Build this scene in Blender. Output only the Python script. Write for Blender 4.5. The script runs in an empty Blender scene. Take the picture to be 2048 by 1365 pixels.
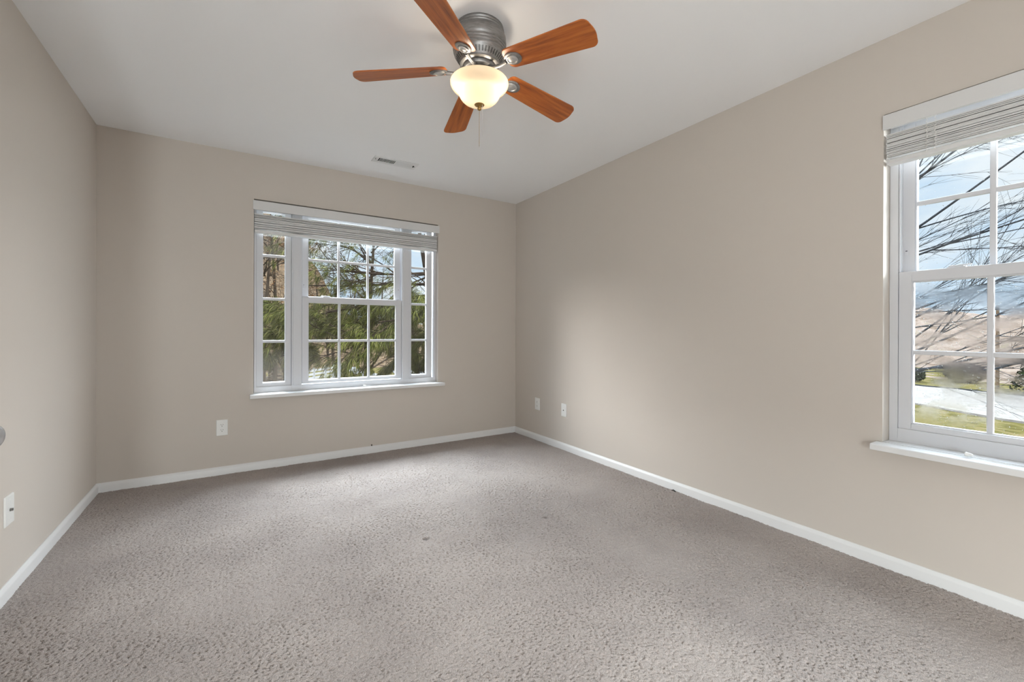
import bpy, bmesh, math, random
import numpy as np
from mathutils import Vector, Matrix, noise as mnoise

S = bpy.context.scene
COL = S.collection
random.seed(7)
rng = np.random.default_rng(11)
PI = math.pi

# ------------------------------------------------------------------ camera
FPX, PPY = 868.384, 663.09                 # focal length and principal row in a 2048 x 1365 frame
YAW, PIT, ROL, EYE = 0.566634, -0.001669, -0.003186, 1.08342
cam_d = bpy.data.cameras.new('camera')
cam = bpy.data.objects.new('camera', cam_d)
COL.objects.link(cam)
cam_d.sensor_width = 36.0
cam_d.lens = FPX * 36.0 / 2048.0
cam_d.shift_y = (PPY - 682.5) / 2048.0
cam_d.clip_start, cam_d.clip_end = 0.02, 500
bx = Vector((math.cos(YAW), -math.sin(YAW), 0))
bf = Vector((math.sin(YAW), math.cos(YAW), 0))
bu = Vector((0, 0, 1))
fwd = bf * math.cos(PIT) + bu * math.sin(PIT)
y2 = bu * math.cos(PIT) - bf * math.sin(PIT)
right = bx * math.cos(ROL) - y2 * math.sin(ROL)
up = bx * math.sin(ROL) + y2 * math.cos(ROL)
M = Matrix((right, up, -fwd)).transposed().to_4x4()
M.translation = (0, 0, EYE)
cam.matrix_world = M
S.camera = cam

# ------------------------------------------------------------------ view
S.view_settings.view_transform = 'Standard'
S.view_settings.look = 'None'
S.view_settings.exposure = 0.07
S.view_settings.gamma = 1.0
S.view_settings.use_curve_mapping = False
S.cycles.use_denoising = True
S.cycles.max_bounces = 10
S.cycles.diffuse_bounces = 6
S.cycles.transparent_max_bounces = 24
S.cycles.caustics_reflective = False
S.cycles.caustics_refractive = False
S.cycles.sample_clamp_indirect = 6.0

# ------------------------------------------------------------------ sky
world = bpy.data.worlds.new('overcast_sky')
S.world = world
world.use_nodes = True
nt = world.node_tree
nt.nodes.clear()
wo = nt.nodes.new('ShaderNodeOutputWorld')
wb = nt.nodes.new('ShaderNodeBackground')
tc = nt.nodes.new('ShaderNodeTexCoord')
sep = nt.nodes.new('ShaderNodeSeparateXYZ')
nt.links.new(tc.outputs['Generated'], sep.inputs[0])
mr = nt.nodes.new('ShaderNodeMapRange')
mr.inputs['From Min'].default_value = 0.34
mr.inputs['From Max'].default_value = 0.62
mr.inputs['To Min'].default_value = 1.0
mr.inputs['To Max'].default_value = 15.0
nt.links.new(sep.outputs['Z'], mr.inputs['Value'])
mp = nt.nodes.new('ShaderNodeMapping')
mp.inputs['Scale'].default_value = (1.6, 1.6, 4.5)
nt.links.new(tc.outputs['Generated'], mp.inputs['Vector'])
cn = nt.nodes.new('ShaderNodeTexNoise')
cn.inputs['Scale'].default_value = 2.6
cn.inputs['Detail'].default_value = 6
cn.inputs['Roughness'].default_value = 0.55
nt.links.new(mp.outputs[0], cn.inputs['Vector'])
cr = nt.nodes.new('ShaderNodeValToRGB')
cr.color_ramp.elements[0].position = 0.38
cr.color_ramp.elements[0].color = (0.56, 0.76, 0.96, 1)
cr.color_ramp.elements[1].position = 0.62
cr.color_ramp.elements[1].color = (0.86, 0.94, 1.0, 1)
nt.links.new(cn.outputs['Fac'], cr.inputs['Fac'])
nt.links.new(cr.outputs['Color'], wb.inputs['Color'])
nt.links.new(mr.outputs[0], wb.inputs['Strength'])
nt.links.new(wb.outputs[0], wo.inputs['Surface'])

# ------------------------------------------------------------------ lights
def area(name, loc, target, size, power, color=(1, 1, 1), tall=None):
    d = bpy.data.lights.new(name, 'AREA')
    d.shape = 'DISK'
    d.size = size
    if tall: d.shape = 'RECTANGLE'; d.size_y = tall
    d.energy = power
    d.color = color
    o = bpy.data.objects.new(name, d)
    o.location = loc
    o.rotation_euler = (Vector(target) - Vector(loc)).to_track_quat('-Z', 'Y').to_euler()
    COL.objects.link(o)
    return o
# added fill lamp, a tall strip behind the camera tilted up at the ceiling
area('fill_strip', (-0.50, -1.42, 0.95), (0.25, 3.2, 2.34), 0.25, 42.0, (0.89, 0.972, 1.0), 1.05)
# second added fill lamp, turned down to bounce off the carpet behind the camera
area('fill_low', (0.7, -0.70, 0.7), (0.7, -0.72, 0.0), 0.8, 66.0, (0.89, 0.972, 1.0))

def sun(name, toward, strength, angle, color):
    d = bpy.data.lights.new(name, 'SUN')
    d.energy = strength
    d.angle = math.radians(angle)
    d.color = color
    o = bpy.data.objects.new(name, d)
    o.rotation_euler = (-Vector(toward)).to_track_quat('-Z', 'Y').to_euler()
    o.location = (0, 0, 30)
    COL.objects.link(o)
# sun lamps added as bright sky patches: one off the back window, one off the right
sun('sky_lamp_north', (-1.1, 1.0, 0.50), 3.6, 24, (1.0, 0.98, 0.96))
sun('sky_lamp_east', (1.0, -0.62, 0.30), 5.0, 26, (1.0, 0.99, 0.98))

# area lamps added outside each window to boost the daylight, clear of the view
area('daylight_fill_back', (0.7, 5.4, 3.15), (1.0, 2.2, 0.9), 1.7, 480.0, (0.88, 0.95, 1.0))
area('daylight_fill_right', (4.9, -1.35, 1.95), (-0.78, 2.45, 1.35), 1.3, 350.0, (0.90, 0.96, 1.0))

# ------------------------------------------------------------------ room dimensions (metres)
XL, XR, YB, YF, H = -0.78044, 2.53154, 3.90921, -1.60, 2.44
GZ = -2.6                                   # ground outside, one storey down

# ------------------------------------------------------------------ helpers
WOFF = {}
class MB:
    def __init__(s): s.v = []; s.f = []
    def add(s, vs, fs):
        b = len(s.v); s.v += [tuple(p) for p in vs]; s.f += [tuple(b + i for i in f) for f in fs]
    def box(s, x0, x1, y0, y1, z0, z1, m=None):
        vs = [(x, y, z) for x in (x0, x1) for y in (y0, y1) for z in (z0, z1)]
        if m: vs = [m(*p) for p in vs]
        s.add(vs, [(0, 1, 3, 2), (4, 6, 7, 5), (0, 4, 5, 1), (2, 3, 7, 6), (0, 2, 6, 4), (1, 5, 7, 3)])
        return s
    def prism(s, poly, a, b, m):            # poly of (p, q) extruded along t from a to b; m(t, p, q) -> point
        n = len(poly)
        vs = [m(a, p, q) for p, q in poly] + [m(b, p, q) for p, q in poly]
        s.add(vs, [tuple(range(n)), tuple(range(2 * n - 1, n - 1, -1))] + [(i, (i + 1) % n, n + (i + 1) % n, n + i) for i in range(n)])
        return s
    def lathe(s, prof, n=32, c=(0, 0, 0), ax='z', close=False):
        vs = []
        for r, z in prof:
            for k in range(n):
                a = 2 * PI * k / n
                p = (r * math.cos(a), r * math.sin(a), z)
                if ax == 'x': p = (p[2], p[0], p[1])
                if ax == 'y': p = (p[1], p[2], p[0])
                vs.append((p[0] + c[0], p[1] + c[1], p[2] + c[2]))
        fs = [(i * n + k, i * n + (k + 1) % n, (i + 1) * n + (k + 1) % n, (i + 1) * n + k) for i in range(len(prof) - 1) for k in range(n)]
        s.add(vs, fs)
        return s
    def tube(s, pts, rad, n=6, cap=True):
        pts = [Vector(p) for p in pts]
        if not hasattr(rad, '__len__'): rad = [rad] * len(pts)
        rings = []
        ref = None
        for i, p in enumerate(pts):
            d = (pts[min(i + 1, len(pts) - 1)] - pts[max(i - 1, 0)])
            if d.length < 1e-9: d = Vector((0, 0, 1))
            d.normalize()
            if ref is None:
                ref = d.cross(Vector((0.31, 0.17, 0.93)))
                if ref.length < 1e-3: ref = d.cross(Vector((1, 0, 0)))
            ref = (ref - d * ref.dot(d))
            if ref.length < 1e-6: ref = d.orthogonal()
            ref.normalize()
            b = d.cross(ref)
            rings.append([p + (ref * math.cos(2 * PI * k / n) + b * math.sin(2 * PI * k / n)) * rad[i] for k in range(n)])
        vs = [q for r in rings for q in r]
        fs = [(i * n + k, i * n + (k + 1) % n, (i + 1) * n + (k + 1) % n, (i + 1) * n + k) for i in range(len(pts) - 1) for k in range(n)]
        if cap: fs += [tuple(range(n - 1, -1, -1)), tuple(range((len(pts) - 1) * n, len(pts) * n))]
        s.add(vs, fs)
        return s
    def build(s, name, mat, parent=None, smooth=None, bevel=0, fix=True, local=False):
        off = Vector((0, 0, 0)) if (parent is None or local) else WOFF[parent.name]
        me = bpy.data.meshes.new(name)
        me.from_pydata([(p[0] - off.x, p[1] - off.y, p[2] - off.z) for p in s.v], [], s.f)
        if fix:
            bm = bmesh.new(); bm.from_mesh(me)
            bmesh.ops.remove_doubles(bm, verts=bm.verts, dist=1e-6)
            bmesh.ops.recalc_face_normals(bm, faces=bm.faces)
            bm.to_mesh(me); bm.free()
        if smooth is not None:
            me.shade_smooth()
            if smooth < 180: me.set_sharp_from_angle(angle=math.radians(smooth))
        me.materials.append(mat)
        o = bpy.data.objects.new(name, me)
        COL.objects.link(o)
        if parent is not None:
            o.parent = parent
            WOFF[o.name] = off
        else:
            WOFF[o.name] = Vector((0, 0, 0))
        if bevel:
            b = o.modifiers.new('bevel', 'BEVEL'); b.width = bevel; b.segments = 2; b.limit_method = 'ANGLE'
            b.harden_normals = False
        return o

def tag(o, label=None, cat=None, group=None, kind=None):
    if label: o['label'] = label
    if cat: o['category'] = cat
    if group: o['group'] = group
    if kind: o['kind'] = kind
    return o

def thing(name, loc, label, cat, group=None, kind=None):
    o = bpy.data.objects.new(name, None)
    o.empty_display_size = 0.1
    o.location = loc
    COL.objects.link(o)
    WOFF[o.name] = Vector(loc)
    return tag(o, label, cat, group, kind)

# ------------------------------------------------------------------ materials
def mat(name, color=(0.8, 0.8, 0.8), rough=0.5, metal=0.0, spec=0.5):
    m = bpy.data.materials.new(name); m.use_nodes = True
    b = m.node_tree.nodes['Principled BSDF']
    b.inputs['Base Color'].default_value = (*color, 1)
    b.inputs['Roughness'].default_value = rough
    b.inputs['Metallic'].default_value = metal
    b.inputs['Specular IOR Level'].default_value = spec
    return m
def N(m, t): return m.node_tree.nodes.new(t)
def L(m, a, b): m.node_tree.links.new(a, b)
def BS(m): return m.node_tree.nodes['Principled BSDF']
def ramp(m, stops):
    r = N(m, 'ShaderNodeValToRGB')
    el = r.color_ramp.elements
    while len(el) < len(stops): el.new(0.5)
    for e, (p, c) in zip(el, stops): e.position = p; e.color = (*c, 1)
    return r
def noise_color(m, scale, stops, detail=4, rough=0.5, mapping=None, coord='Object', w=None):
    t = N(m, 'ShaderNodeTexCoord'); n = N(m, 'ShaderNodeTexNoise')
    n.inputs['Scale'].default_value = scale; n.inputs['Detail'].default_value = detail; n.inputs['Roughness'].default_value = rough
    src = t.outputs[coord]
    if mapping:
        q = N(m, 'ShaderNodeMapping'); q.inputs['Scale'].default_value = mapping; L(m, src, q.inputs['Vector']); src = q.outputs[0]
    L(m, src, n.inputs['Vector'])
    r = ramp(m, stops); L(m, n.outputs['Fac'], r.inputs['Fac'])
    return n, r
def bump(m, src, strength, dist):
    b = N(m, 'ShaderNodeBump'); b.inputs['Strength'].default_value = strength; b.inputs['Distance'].default_value = dist
    L(m, src, b.inputs['Height']); L(m, b.outputs[0], BS(m).inputs['Normal'])
    return b
def noisy(name, scale, stops, rough=0.8, bmp=None, detail=4, mapping=None, spec=0.3):
    m = mat(name, rough=rough, spec=spec)
    n, r = noise_color(m, scale, stops, detail, mapping=mapping)
    L(m, r.outputs['Color'], BS(m).inputs['Base Color'])
    if bmp: bump(m, n.outputs['Fac'], *bmp)
    return m

M_wall = mat('beige_wall_paint', (0.585, 0.534, 0.482), 0.85, spec=0.25)
n_, r_ = noise_color(M_wall, 260, [(0.3, (0.0, 0.0, 0.0)), (0.7, (1, 1, 1))], 3)
bump(M_wall, n_.outputs['Fac'], 0.04, 0.002)
M_ceil = mat('white_ceiling_paint', (0.86, 0.86, 0.865), 0.9, spec=0.2)
n_, r_ = noise_color(M_ceil, 180, [(0.3, (0, 0, 0)), (0.7, (1, 1, 1))], 3)
bump(M_ceil, n_.outputs['Fac'], 0.04, 0.002)
M_trim = mat('white_trim_paint', (0.74, 0.74, 0.74), 0.38)
M_vinyl = mat('white_window_vinyl', (0.63, 0.635, 0.66), 0.36)
M_blind = mat('white_blind_slats', (0.66, 0.655, 0.65), 0.45)
M_cord = mat('white_cord', (0.78, 0.77, 0.75), 0.8)
M_plate = mat('white_plastic', (0.80, 0.80, 0.78), 0.3)
M_slot = mat('dark_slot', (0.02, 0.02, 0.02), 0.7)
M_ventdark = mat('duct_shade_dark_metal', (0.03, 0.03, 0.032), 0.8)  # dark tone for the duct shade sheet, the screws and the lever
M_vent = mat('white_register_paint', (0.74, 0.74, 0.74), 0.4)
M_steel = mat('satin_steel', (0.72, 0.72, 0.74), 0.36, 1.0)
M_brass = mat('antique_brass', (0.42, 0.27, 0.10), 0.35, 1.0)
M_pewter = mat('brushed_pewter', (0.30, 0.29, 0.285), 0.46, 0.8)
n_, r_ = noise_color(M_pewter, 40, [(0.25, (0.20, 0.195, 0.19)), (0.75, (0.34, 0.33, 0.325))], 5, mapping=(1, 1, 6))
L(M_pewter, r_.outputs['Color'], BS(M_pewter).inputs['Base Color'])
M_pewlight = mat('pale_pewter', (0.56, 0.55, 0.54), 0.33, 0.85)  # paler pewter for the blade medallions and thumb screws

# glass: thin clear pane with a real reflection
def glass_mat(name, tint=(0.97, 0.98, 0.98), refl=1.0):
    m = bpy.data.materials.new(name); m.use_nodes = True
    t = m.node_tree; t.nodes.clear()
    out = t.nodes.new('ShaderNodeOutputMaterial'); mx = t.nodes.new('ShaderNodeMixShader')
    tr = t.nodes.new('ShaderNodeBsdfTransparent'); gl = t.nodes.new('ShaderNodeBsdfGlossy'); fr = t.nodes.new('ShaderNodeFresnel')
    tr.inputs['Color'].default_value = (*tint, 1); gl.inputs['Roughness'].default_value = 0.0
    gl.inputs['Color'].default_value = (refl, refl, refl, 1)
    ge = t.nodes.new('ShaderNodeNewGeometry'); io = t.nodes.new('ShaderNodeMapRange')   # same reflection on both faces of the thin pane
    io.inputs['To Min'].default_value = 1.5; io.inputs['To Max'].default_value = 1 / 1.5
    t.links.new(ge.outputs['Backfacing'], io.inputs['Value']); t.links.new(io.outputs[0], fr.inputs['IOR'])
    t.links.new(fr.outputs[0], mx.inputs[0]); t.links.new(tr.outputs[0], mx.inputs[1]); t.links.new(gl.outputs[0], mx.inputs[2])
    t.links.new(mx.outputs[0], out.inputs['Surface'])
    return m
M_glass = glass_mat('window_glass')
# the same pane with a patchy film of rain water that smears what lies behind it
M_wet = glass_mat('wet_window_glass')
t = M_wet.node_tree
mx_ = [n for n in t.nodes if n.type == 'MIX_SHADER'][0]; tr_ = [n for n in t.nodes if n.type == 'BSDF_TRANSPARENT'][0]
rf_ = t.nodes.new('ShaderNodeBsdfRefraction'); rf_.inputs['IOR'].default_value = 1.12; rf_.inputs['Roughness'].default_value = 0.30
tc_ = t.nodes.new('ShaderNodeTexCoord'); mp_ = t.nodes.new('ShaderNodeMapping'); mp_.inputs['Scale'].default_value = (1, 3.0, 6.0)
nn_ = t.nodes.new('ShaderNodeTexNoise'); nn_.inputs['Scale'].default_value = 2.4; nn_.inputs['Detail'].default_value = 4
rr_ = t.nodes.new('ShaderNodeMapRange'); rr_.inputs['From Min'].default_value = 0.42; rr_.inputs['From Max'].default_value = 0.62; rr_.inputs['To Max'].default_value = 0.75
wm_ = t.nodes.new('ShaderNodeMixShader')
t.links.new(tc_.outputs['Object'], mp_.inputs['Vector']); t.links.new(mp_.outputs[0], nn_.inputs['Vector']); t.links.new(nn_.outputs['Fac'], rr_.inputs['Value'])
t.links.new(rr_.outputs[0], wm_.inputs[0]); t.links.new(tr_.outputs[0], wm_.inputs[1]); t.links.new(rf_.outputs[0], wm_.inputs[2]); t.links.new(wm_.outputs[0], mx_.inputs[1])
M_drop = mat('rain_water', (1, 1, 1), 0.0)
BS(M_drop).inputs['Transmission Weight'].default_value = 1.0
BS(M_drop).inputs['IOR'].default_value = 1.33

# ------------------------------------------------------------------ floor: cut-pile carpet as real relief
def bandnoise(nx, ny, dx, lo, hi, aniso=1.0, seed=0):     # band-limited noise, stretched along the lie of the pile
    g = np.random.default_rng(seed).standard_normal((ny, nx))
    F = np.fft.rfft2(g)
    ky = np.fft.fftfreq(ny, dx)[:, None]
    kx = np.fft.rfftfreq(nx, dx)[None, :]
    ca, sa = math.cos(0.56), math.sin(0.56)
    k = np.sqrt(((kx * ca - ky * sa) * aniso) ** 2 + (kx * sa + ky * ca) ** 2) + 1e-9
    Fl = np.exp(-(np.log(k * math.sqrt(lo * hi))) ** 2 / (2 * (0.5 * math.log(hi / lo)) ** 2))
    r = np.fft.irfft2(F * Fl, s=(ny, nx))
    return r / r.std()
SEAMS = ((-0.765, 3.480, -0.50, 3.545), (-0.76, 2.324, -0.52, 2.331))
def make_carpet():
    dx = 0.0031; y0 = 0.25                       # fine pile where it can be seen close up, plain behind
    nx = int((XR - XL) / dx) + 1; ny = int((YB - y0) / dx) + 1
    xs = np.linspace(XL, XR, nx); ys = np.linspace(y0, YB, ny)
    tuft = bandnoise(nx, ny, dx, 0.008, 0.016, 1.0, 1)
    pit = bandnoise(nx, ny, dx, 0.008, 0.022, 1.9, 5)
    lump = bandnoise(nx, ny, dx, 0.022, 0.05, 1.3, 2)
    wide = bandnoise(nx, ny, dx, 0.25, 0.7, 1.0, 3)
    lay = 1.0 + 0.35 * bandnoise(nx, ny, dx, 0.5, 1.4, 1.0, 4)
    hgt = 0.0013 * (1.2 - np.abs(tuft)) + 0.0005 * lump + 0.0010 * wide - 0.0068 * np.clip(lay, 0.3, 2) * np.clip(pit - 0.88, 0, 1.3)
    X, Y = np.meshgrid(xs, ys)
    # small flattened dents left by furniture feet
    for (u, v, r, d) in ((0.838, 2.146, 0.020, 0.006), (1.52, 2.02, 0.017, 0.006), (2.02, 1.93, 0.016, 0.004), (0.42, 1.27, 0.015, 0.004), (1.30, 0.92, 0.02, 0.003)):
        hgt -= d * np.exp(-(((X - u) ** 2 + ((Y - v) * 1.3) ** 2) / r ** 2) ** 2)
    # faint seam where two carpet widths meet near the left wall
    for (xa, ya, xb, yb_) in SEAMS:
        tx, ty = xb - xa, yb_ - ya; ll = math.hypot(tx, ty); tx /= ll; ty /= ll
        al = (X - xa) * tx + (Y - ya) * ty; ac = -(X - xa) * ty + (Y - ya) * tx + 0.004 * np.sin(al * 40)
        hgt -= 0.0045 * np.exp(-(ac / 0.0035) ** 2) * (al > 0) * (al < ll)
    hgt -= 0.003
    co = np.stack([X, Y, hgt], -1).reshape(-1, 3).astype(np.float32)
    i = np.arange((ny - 1) * (nx - 1)); r = i // (nx - 1); c = i % (nx - 1)
    a = r * nx + c
    q = np.stack([a, a + 1, a + nx + 1, a + nx], -1).astype(np.int32)
    nv = len(co)
    co = np.concatenate([co, np.array([(XL, YF, -0.003), (XR, YF, -0.003), (XR, y0, -0.003), (XL, y0, -0.003)], np.float32)])
    q = np.concatenate([q, np.array([(nv, nv + 1, nv + 2, nv + 3)], np.int32)])
    me = bpy.data.meshes.new('floor')
    me.vertices.add(len(co)); me.vertices.foreach_set('co', co.ravel())
    me.loops.add(q.size); me.loops.foreach_set('vertex_index', q.ravel())
    me.polygons.add(len(q)); me.polygons.foreach_set('loop_start', np.arange(0, q.size, 4, dtype=np.int32))
    me.update(calc_edges=True)
    me.shade_smooth()
    o = bpy.data.objects.new('floor', me); COL.objects.link(o)
    m = mat('grey_cut_pile_carpet', rough=0.95, spec=0.1)
    t = N(m, 'ShaderNodeTexCoord')
    def ns(scale, det):
        n = N(m, 'ShaderNodeTexNoise'); n.inputs['Scale'].default_value = scale; n.inputs['Detail'].default_value = det
        L(m, t.outputs['Object'], n.inputs['Vector']); return n
    fib = ns(420, 2); patch = ns(1.7, 3)
    r1 = ramp(m, [(0.28, (0.202, 0.174, 0.157)), (0.46, (0.380, 0.334, 0.310)), (0.72, (0.510, 0.452, 0.422))]); L(m, fib.outputs['Fac'], r1.inputs['Fac'])
    r2 = ramp(m, [(0.35, (0.86, 0.85, 0.85)), (0.65, (1.06, 1.06, 1.05))]); L(m, patch.outputs['Fac'], r2.inputs['Fac'])  # random mottle puts the sheen of leaning pile into the colour
    mx = N(m, 'ShaderNodeMix'); mx.data_type = 'RGBA'; mx.blend_type = 'MULTIPLY'; mx.inputs['Factor'].default_value = 1
    L(m, r1.outputs['Color'], mx.inputs['A']); L(m, r2.outputs['Color'], mx.inputs['B'])
    # dark worn spots where furniture stood
    col = mx.outputs['Result']
    geo = N(m, 'ShaderNodeNewGeometry')
    for (u, v, rad) in ((0.838, 2.146, 0.017), (1.52, 2.02, 0.014)):
        dst = N(m, 'ShaderNodeVectorMath'); dst.operation = 'DISTANCE'; dst.inputs[1].default_value = (u, v, 0)
        L(m, geo.outputs['Position'], dst.inputs[0])
        mr_ = N(m, 'ShaderNodeMapRange'); mr_.inputs['From Min'].default_value = rad * 0.5; mr_.inputs['From Max'].default_value = rad * 1.3
        mr_.inputs['To Min'].default_value = 0.75; mr_.inputs['To Max'].default_value = 0
        L(m, dst.outputs['Value'], mr_.inputs['Value'])
        k = N(m, 'ShaderNodeMix'); k.data_type = 'RGBA'; L(m, mr_.outputs[0], k.inputs['Factor']); L(m, col, k.inputs['A'])
        k.inputs['B'].default_value = (0.07, 0.055, 0.05, 1); col = k.outputs['Result']
    L(m, col, BS(m).inputs['Base Color'])
    bump(m, fib.outputs['Fac'], 0.55, 0.004)
    BS(m).inputs['Sheen Weight'].default_value = 0.15
    me.materials.append(m)
    WOFF['floor'] = Vector((0, 0, 0))
    return tag(o, 'grey cut pile carpet covering the whole floor', 'carpet', kind='structure')
make_carpet()

# ------------------------------------------------------------------ ceiling and walls
T = 0.14
b = MB().box(XL - T, XR + T, YF - T, YB + T, H, H + 0.15)
tag(b.build('ceiling', M_ceil), 'smooth white ceiling with a fan in its middle', 'ceiling', kind='structure')
# window openings: s0, s1, z0, z1
O1 = (0.117, 1.641, 0.583, 2.0985)
O2 = (-0.118, 0.7756, 0.572, 2.088)
b = MB()
b.box(XL - T, O1[0], YB, YB + T, -0.05, H); b.box(O1[1], XR + T, YB, YB + T, -0.05, H)
b.box(O1[0], O1[1], YB, YB + T, -0.05, O1[2]); b.box(O1[0], O1[1], YB, YB + T, O1[3], H)
tag(b.build('wall_back', M_wall, fix=False), 'beige wall opposite with the wide three part window', 'wall', kind='structure')
b = MB()
b.box(XR, XR + T, YF - T, O2[0], -0.05, H); b.box(XR, XR + T, O2[1], YB, -0.05, H)
b.box(XR, XR + T, O2[0], O2[1], -0.05, O2[2]); b.box(XR, XR + T, O2[0], O2[1], O2[3], H)
tag(b.build('wall_right', M_wall, fix=False), 'long beige wall on the right with a window at its near end', 'wall', kind='structure')
tag(MB().box(XL - T, XL, YF - T, YB, -0.05, H).build('wall_left', M_wall), 'plain beige wall on the left with one low plate', 'wall', kind='structure')
tag(MB().box(XL, XR, YF - T, YF, -0.05, H).build('wall_front', M_wall), 'beige wall behind the viewer', 'wall', kind='structure')

# baseboards: ogee-topped profile (distance from wall, height)
PB = [(0.0, -0.02), (0.0145, -0.02), (0.0145, 0.040), (0.0125, 0.046), (0.009, 0.050), (0.007, 0.0555), (0.0035, 0.058), (0.0, 0.058)]
def base(name, a, c, m, label):
    tag(MB().prism(PB, a, c, m).build(name, M_trim, smooth=35), label, 'baseboard', kind='structure')
base('baseboard_back', XL, XR, lambda t, p, q: (t, YB - p, q), 'white baseboard under the three part window wall')
base('baseboard_right', YF, YB, lambda t, p, q: (XR - p, t, q), 'white baseboard along the long right wall')
base('baseboard_left', YF, YB, lambda t, p, q: (XL + p, t, q), 'white baseboard along the left wall')
base('baseboard_front', XL, XR, lambda t, p, q: (t, YF + p, q), 'white baseboard on the wall behind the viewer')

# ------------------------------------------------------------------ windows
W1 = lambda s, n, z: (s, YB + n, z)
W2 = lambda s, n, z: (XR + n, s, z)
def frame_ring(mb, m, s0, s1, z0, z1, ws0, ws1, wz0, wz1, n0, n1):
    mb.box(s0, s0 + ws0, n0, n1, z0, z1, m); mb.box(s1 - ws1, s1, n0, n1, z0, z1, m)
    mb.box(s0 + ws0, s1 - ws1, n0, n1, z0, z0 + wz0, m); mb.box(s0 + ws0, s1 - ws1, n0, n1, z1 - wz1, z1, m)
def bead_ring(mb, m, s0, s1, z0, z1, n0, n1, w=0.006):     # stepped glazing bead around an opening
    frame_ring(mb, m, s0, s1, z0, z1, w, w, w, w, n0, n1)
def double_hung(m, root, s0, s1, side, fz0, n, cols=3):
    """sash unit: s0..s1 outer sash width, fz0 bottom of lower sash, n front of lower sash"""
    gz0, mr0, mr1, top, gt = 0.6615, 1.315, 1.361, 2.066, 2.022
    st = 0.046
    # lower sash
    b = MB(); frame_ring(b, m, s0, s1, fz0, mr1, st, st, gz0 - fz0, mr1 - mr0, n, n + 0.034)
    lo = b.build('lower_sash', M_vinyl, root, bevel=0.0025)
    b = MB(); bead_ring(b, m, s0 + st - 0.001, s1 - st + 0.001, gz0 - 0.001, mr0 + 0.001, n + 0.008, n + 0.03, 0.006)
    b.build('glazing_bead', M_vinyl, lo, bevel=0.001)
    gw = (s1 - s0 - 2 * st) / cols
    b = MB()
    for k in range(1, cols): b.box(s0 + st + gw * k - 0.010, s0 + st + gw * k + 0.010, n + 0.010, n + 0.026, gz0, mr0, m)
    zc = 0.9895
    b.box(s0 + st, s1 - st, n + 0.0105, n + 0.0255, zc - 0.010, zc + 0.010, m)
    b.build('muntin_grid', M_vinyl, lo, bevel=0.003)
    MB().box(s0 + st - 0.004, s1 - st + 0.004, n + 0.016, n + 0.020, gz0 - 0.004, mr0 + 0.004, m).build('glass_pane', M_glass if m is W1 else M_wet, lo)
    # upper sash, one track further out
    n2 = n + 0.036
    b = MB(); frame_ring(b, m, s0 + 0.003, s1 - 0.003, mr0 + 0.004, top, st - 0.001, st - 0.001, 0.044, top - gt, n2, n2 + 0.034)
    us = b.build('upper_sash', M_vinyl, root, bevel=0.0025)
    b = MB(); bead_ring(b, m, s0 + st + 0.001, s1 - st - 0.001, mr1, gt + 0.001, n2 + 0.008, n2 + 0.03, 0.006)
    b.build('glazing_bead', M_vinyl, us, bevel=0.001)
    b = MB()
    for k in range(1, cols): b.box(s0 + st + gw * k - 0.010, s0 + st + gw * k + 0.010, n2 + 0.010, n2 + 0.026, mr1, gt, m)
    zc = 1.676
    b.box(s0 + st, s1 - st, n2 + 0.0105, n2 + 0.0255, zc - 0.010, zc + 0.010, m)
    b.build('muntin_grid', M_vinyl, us, bevel=0.003)
    MB().box(s0 + st - 0.002, s1 - st + 0.002, n2 + 0.016, n2 + 0.020, mr1 - 0.002, gt + 0.004, m).build('glass_pane', M_glass, us)
    # tilt latches on the upper sash stiles
    for sc in (s0 + 0.012, s1 - 0.024):
        lt = MB().box(sc, sc + 0.011, n2 - 0.0015, n2 + 0.002, 1.440, 1.466, m).build('tilt_latch', M_vinyl, us, bevel=0.001)
        MB().box(sc + 0.002, sc + 0.009, n2 - 0.002, n2 + 0.001, 1.459, 1.4625, m).build('latch_slot', M_slot, lt)
    # sash locks on top of the meeting rail
    for f in ((0.23,) if cols == 3 and m is W1 else (0.77,)):
        sc = s0 + (s1 - s0) * f
        k = MB(); k.box(sc - 0.030, sc + 0.030, n + 0.004, n + 0.030, mr1, mr1 + 0.006, m)
        k.box(sc - 0.022, sc + 0.024, n + 0.008, n + 0.026, mr1 + 0.005, mr1 + 0.012, m)
        k.box(sc - 0.046, sc - 0.004, n + 0.010, n + 0.019, mr1 + 0.008, mr1 + 0.014, m)
        k.build('sash_lock', M_vinyl, lo, bevel=0.002)
    return lo, us

def stool(m, root, s0, s1, z, over, back):
    b = MB()
    pr = [(-over, z - 0.0275), (-over, z - 0.004), (-over + 0.004, z), (back, z), (back, z - 0.0275)]
    b.prism(pr, s0, s1, lambda t, p, q: m(t, p, q))
    return b

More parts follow.
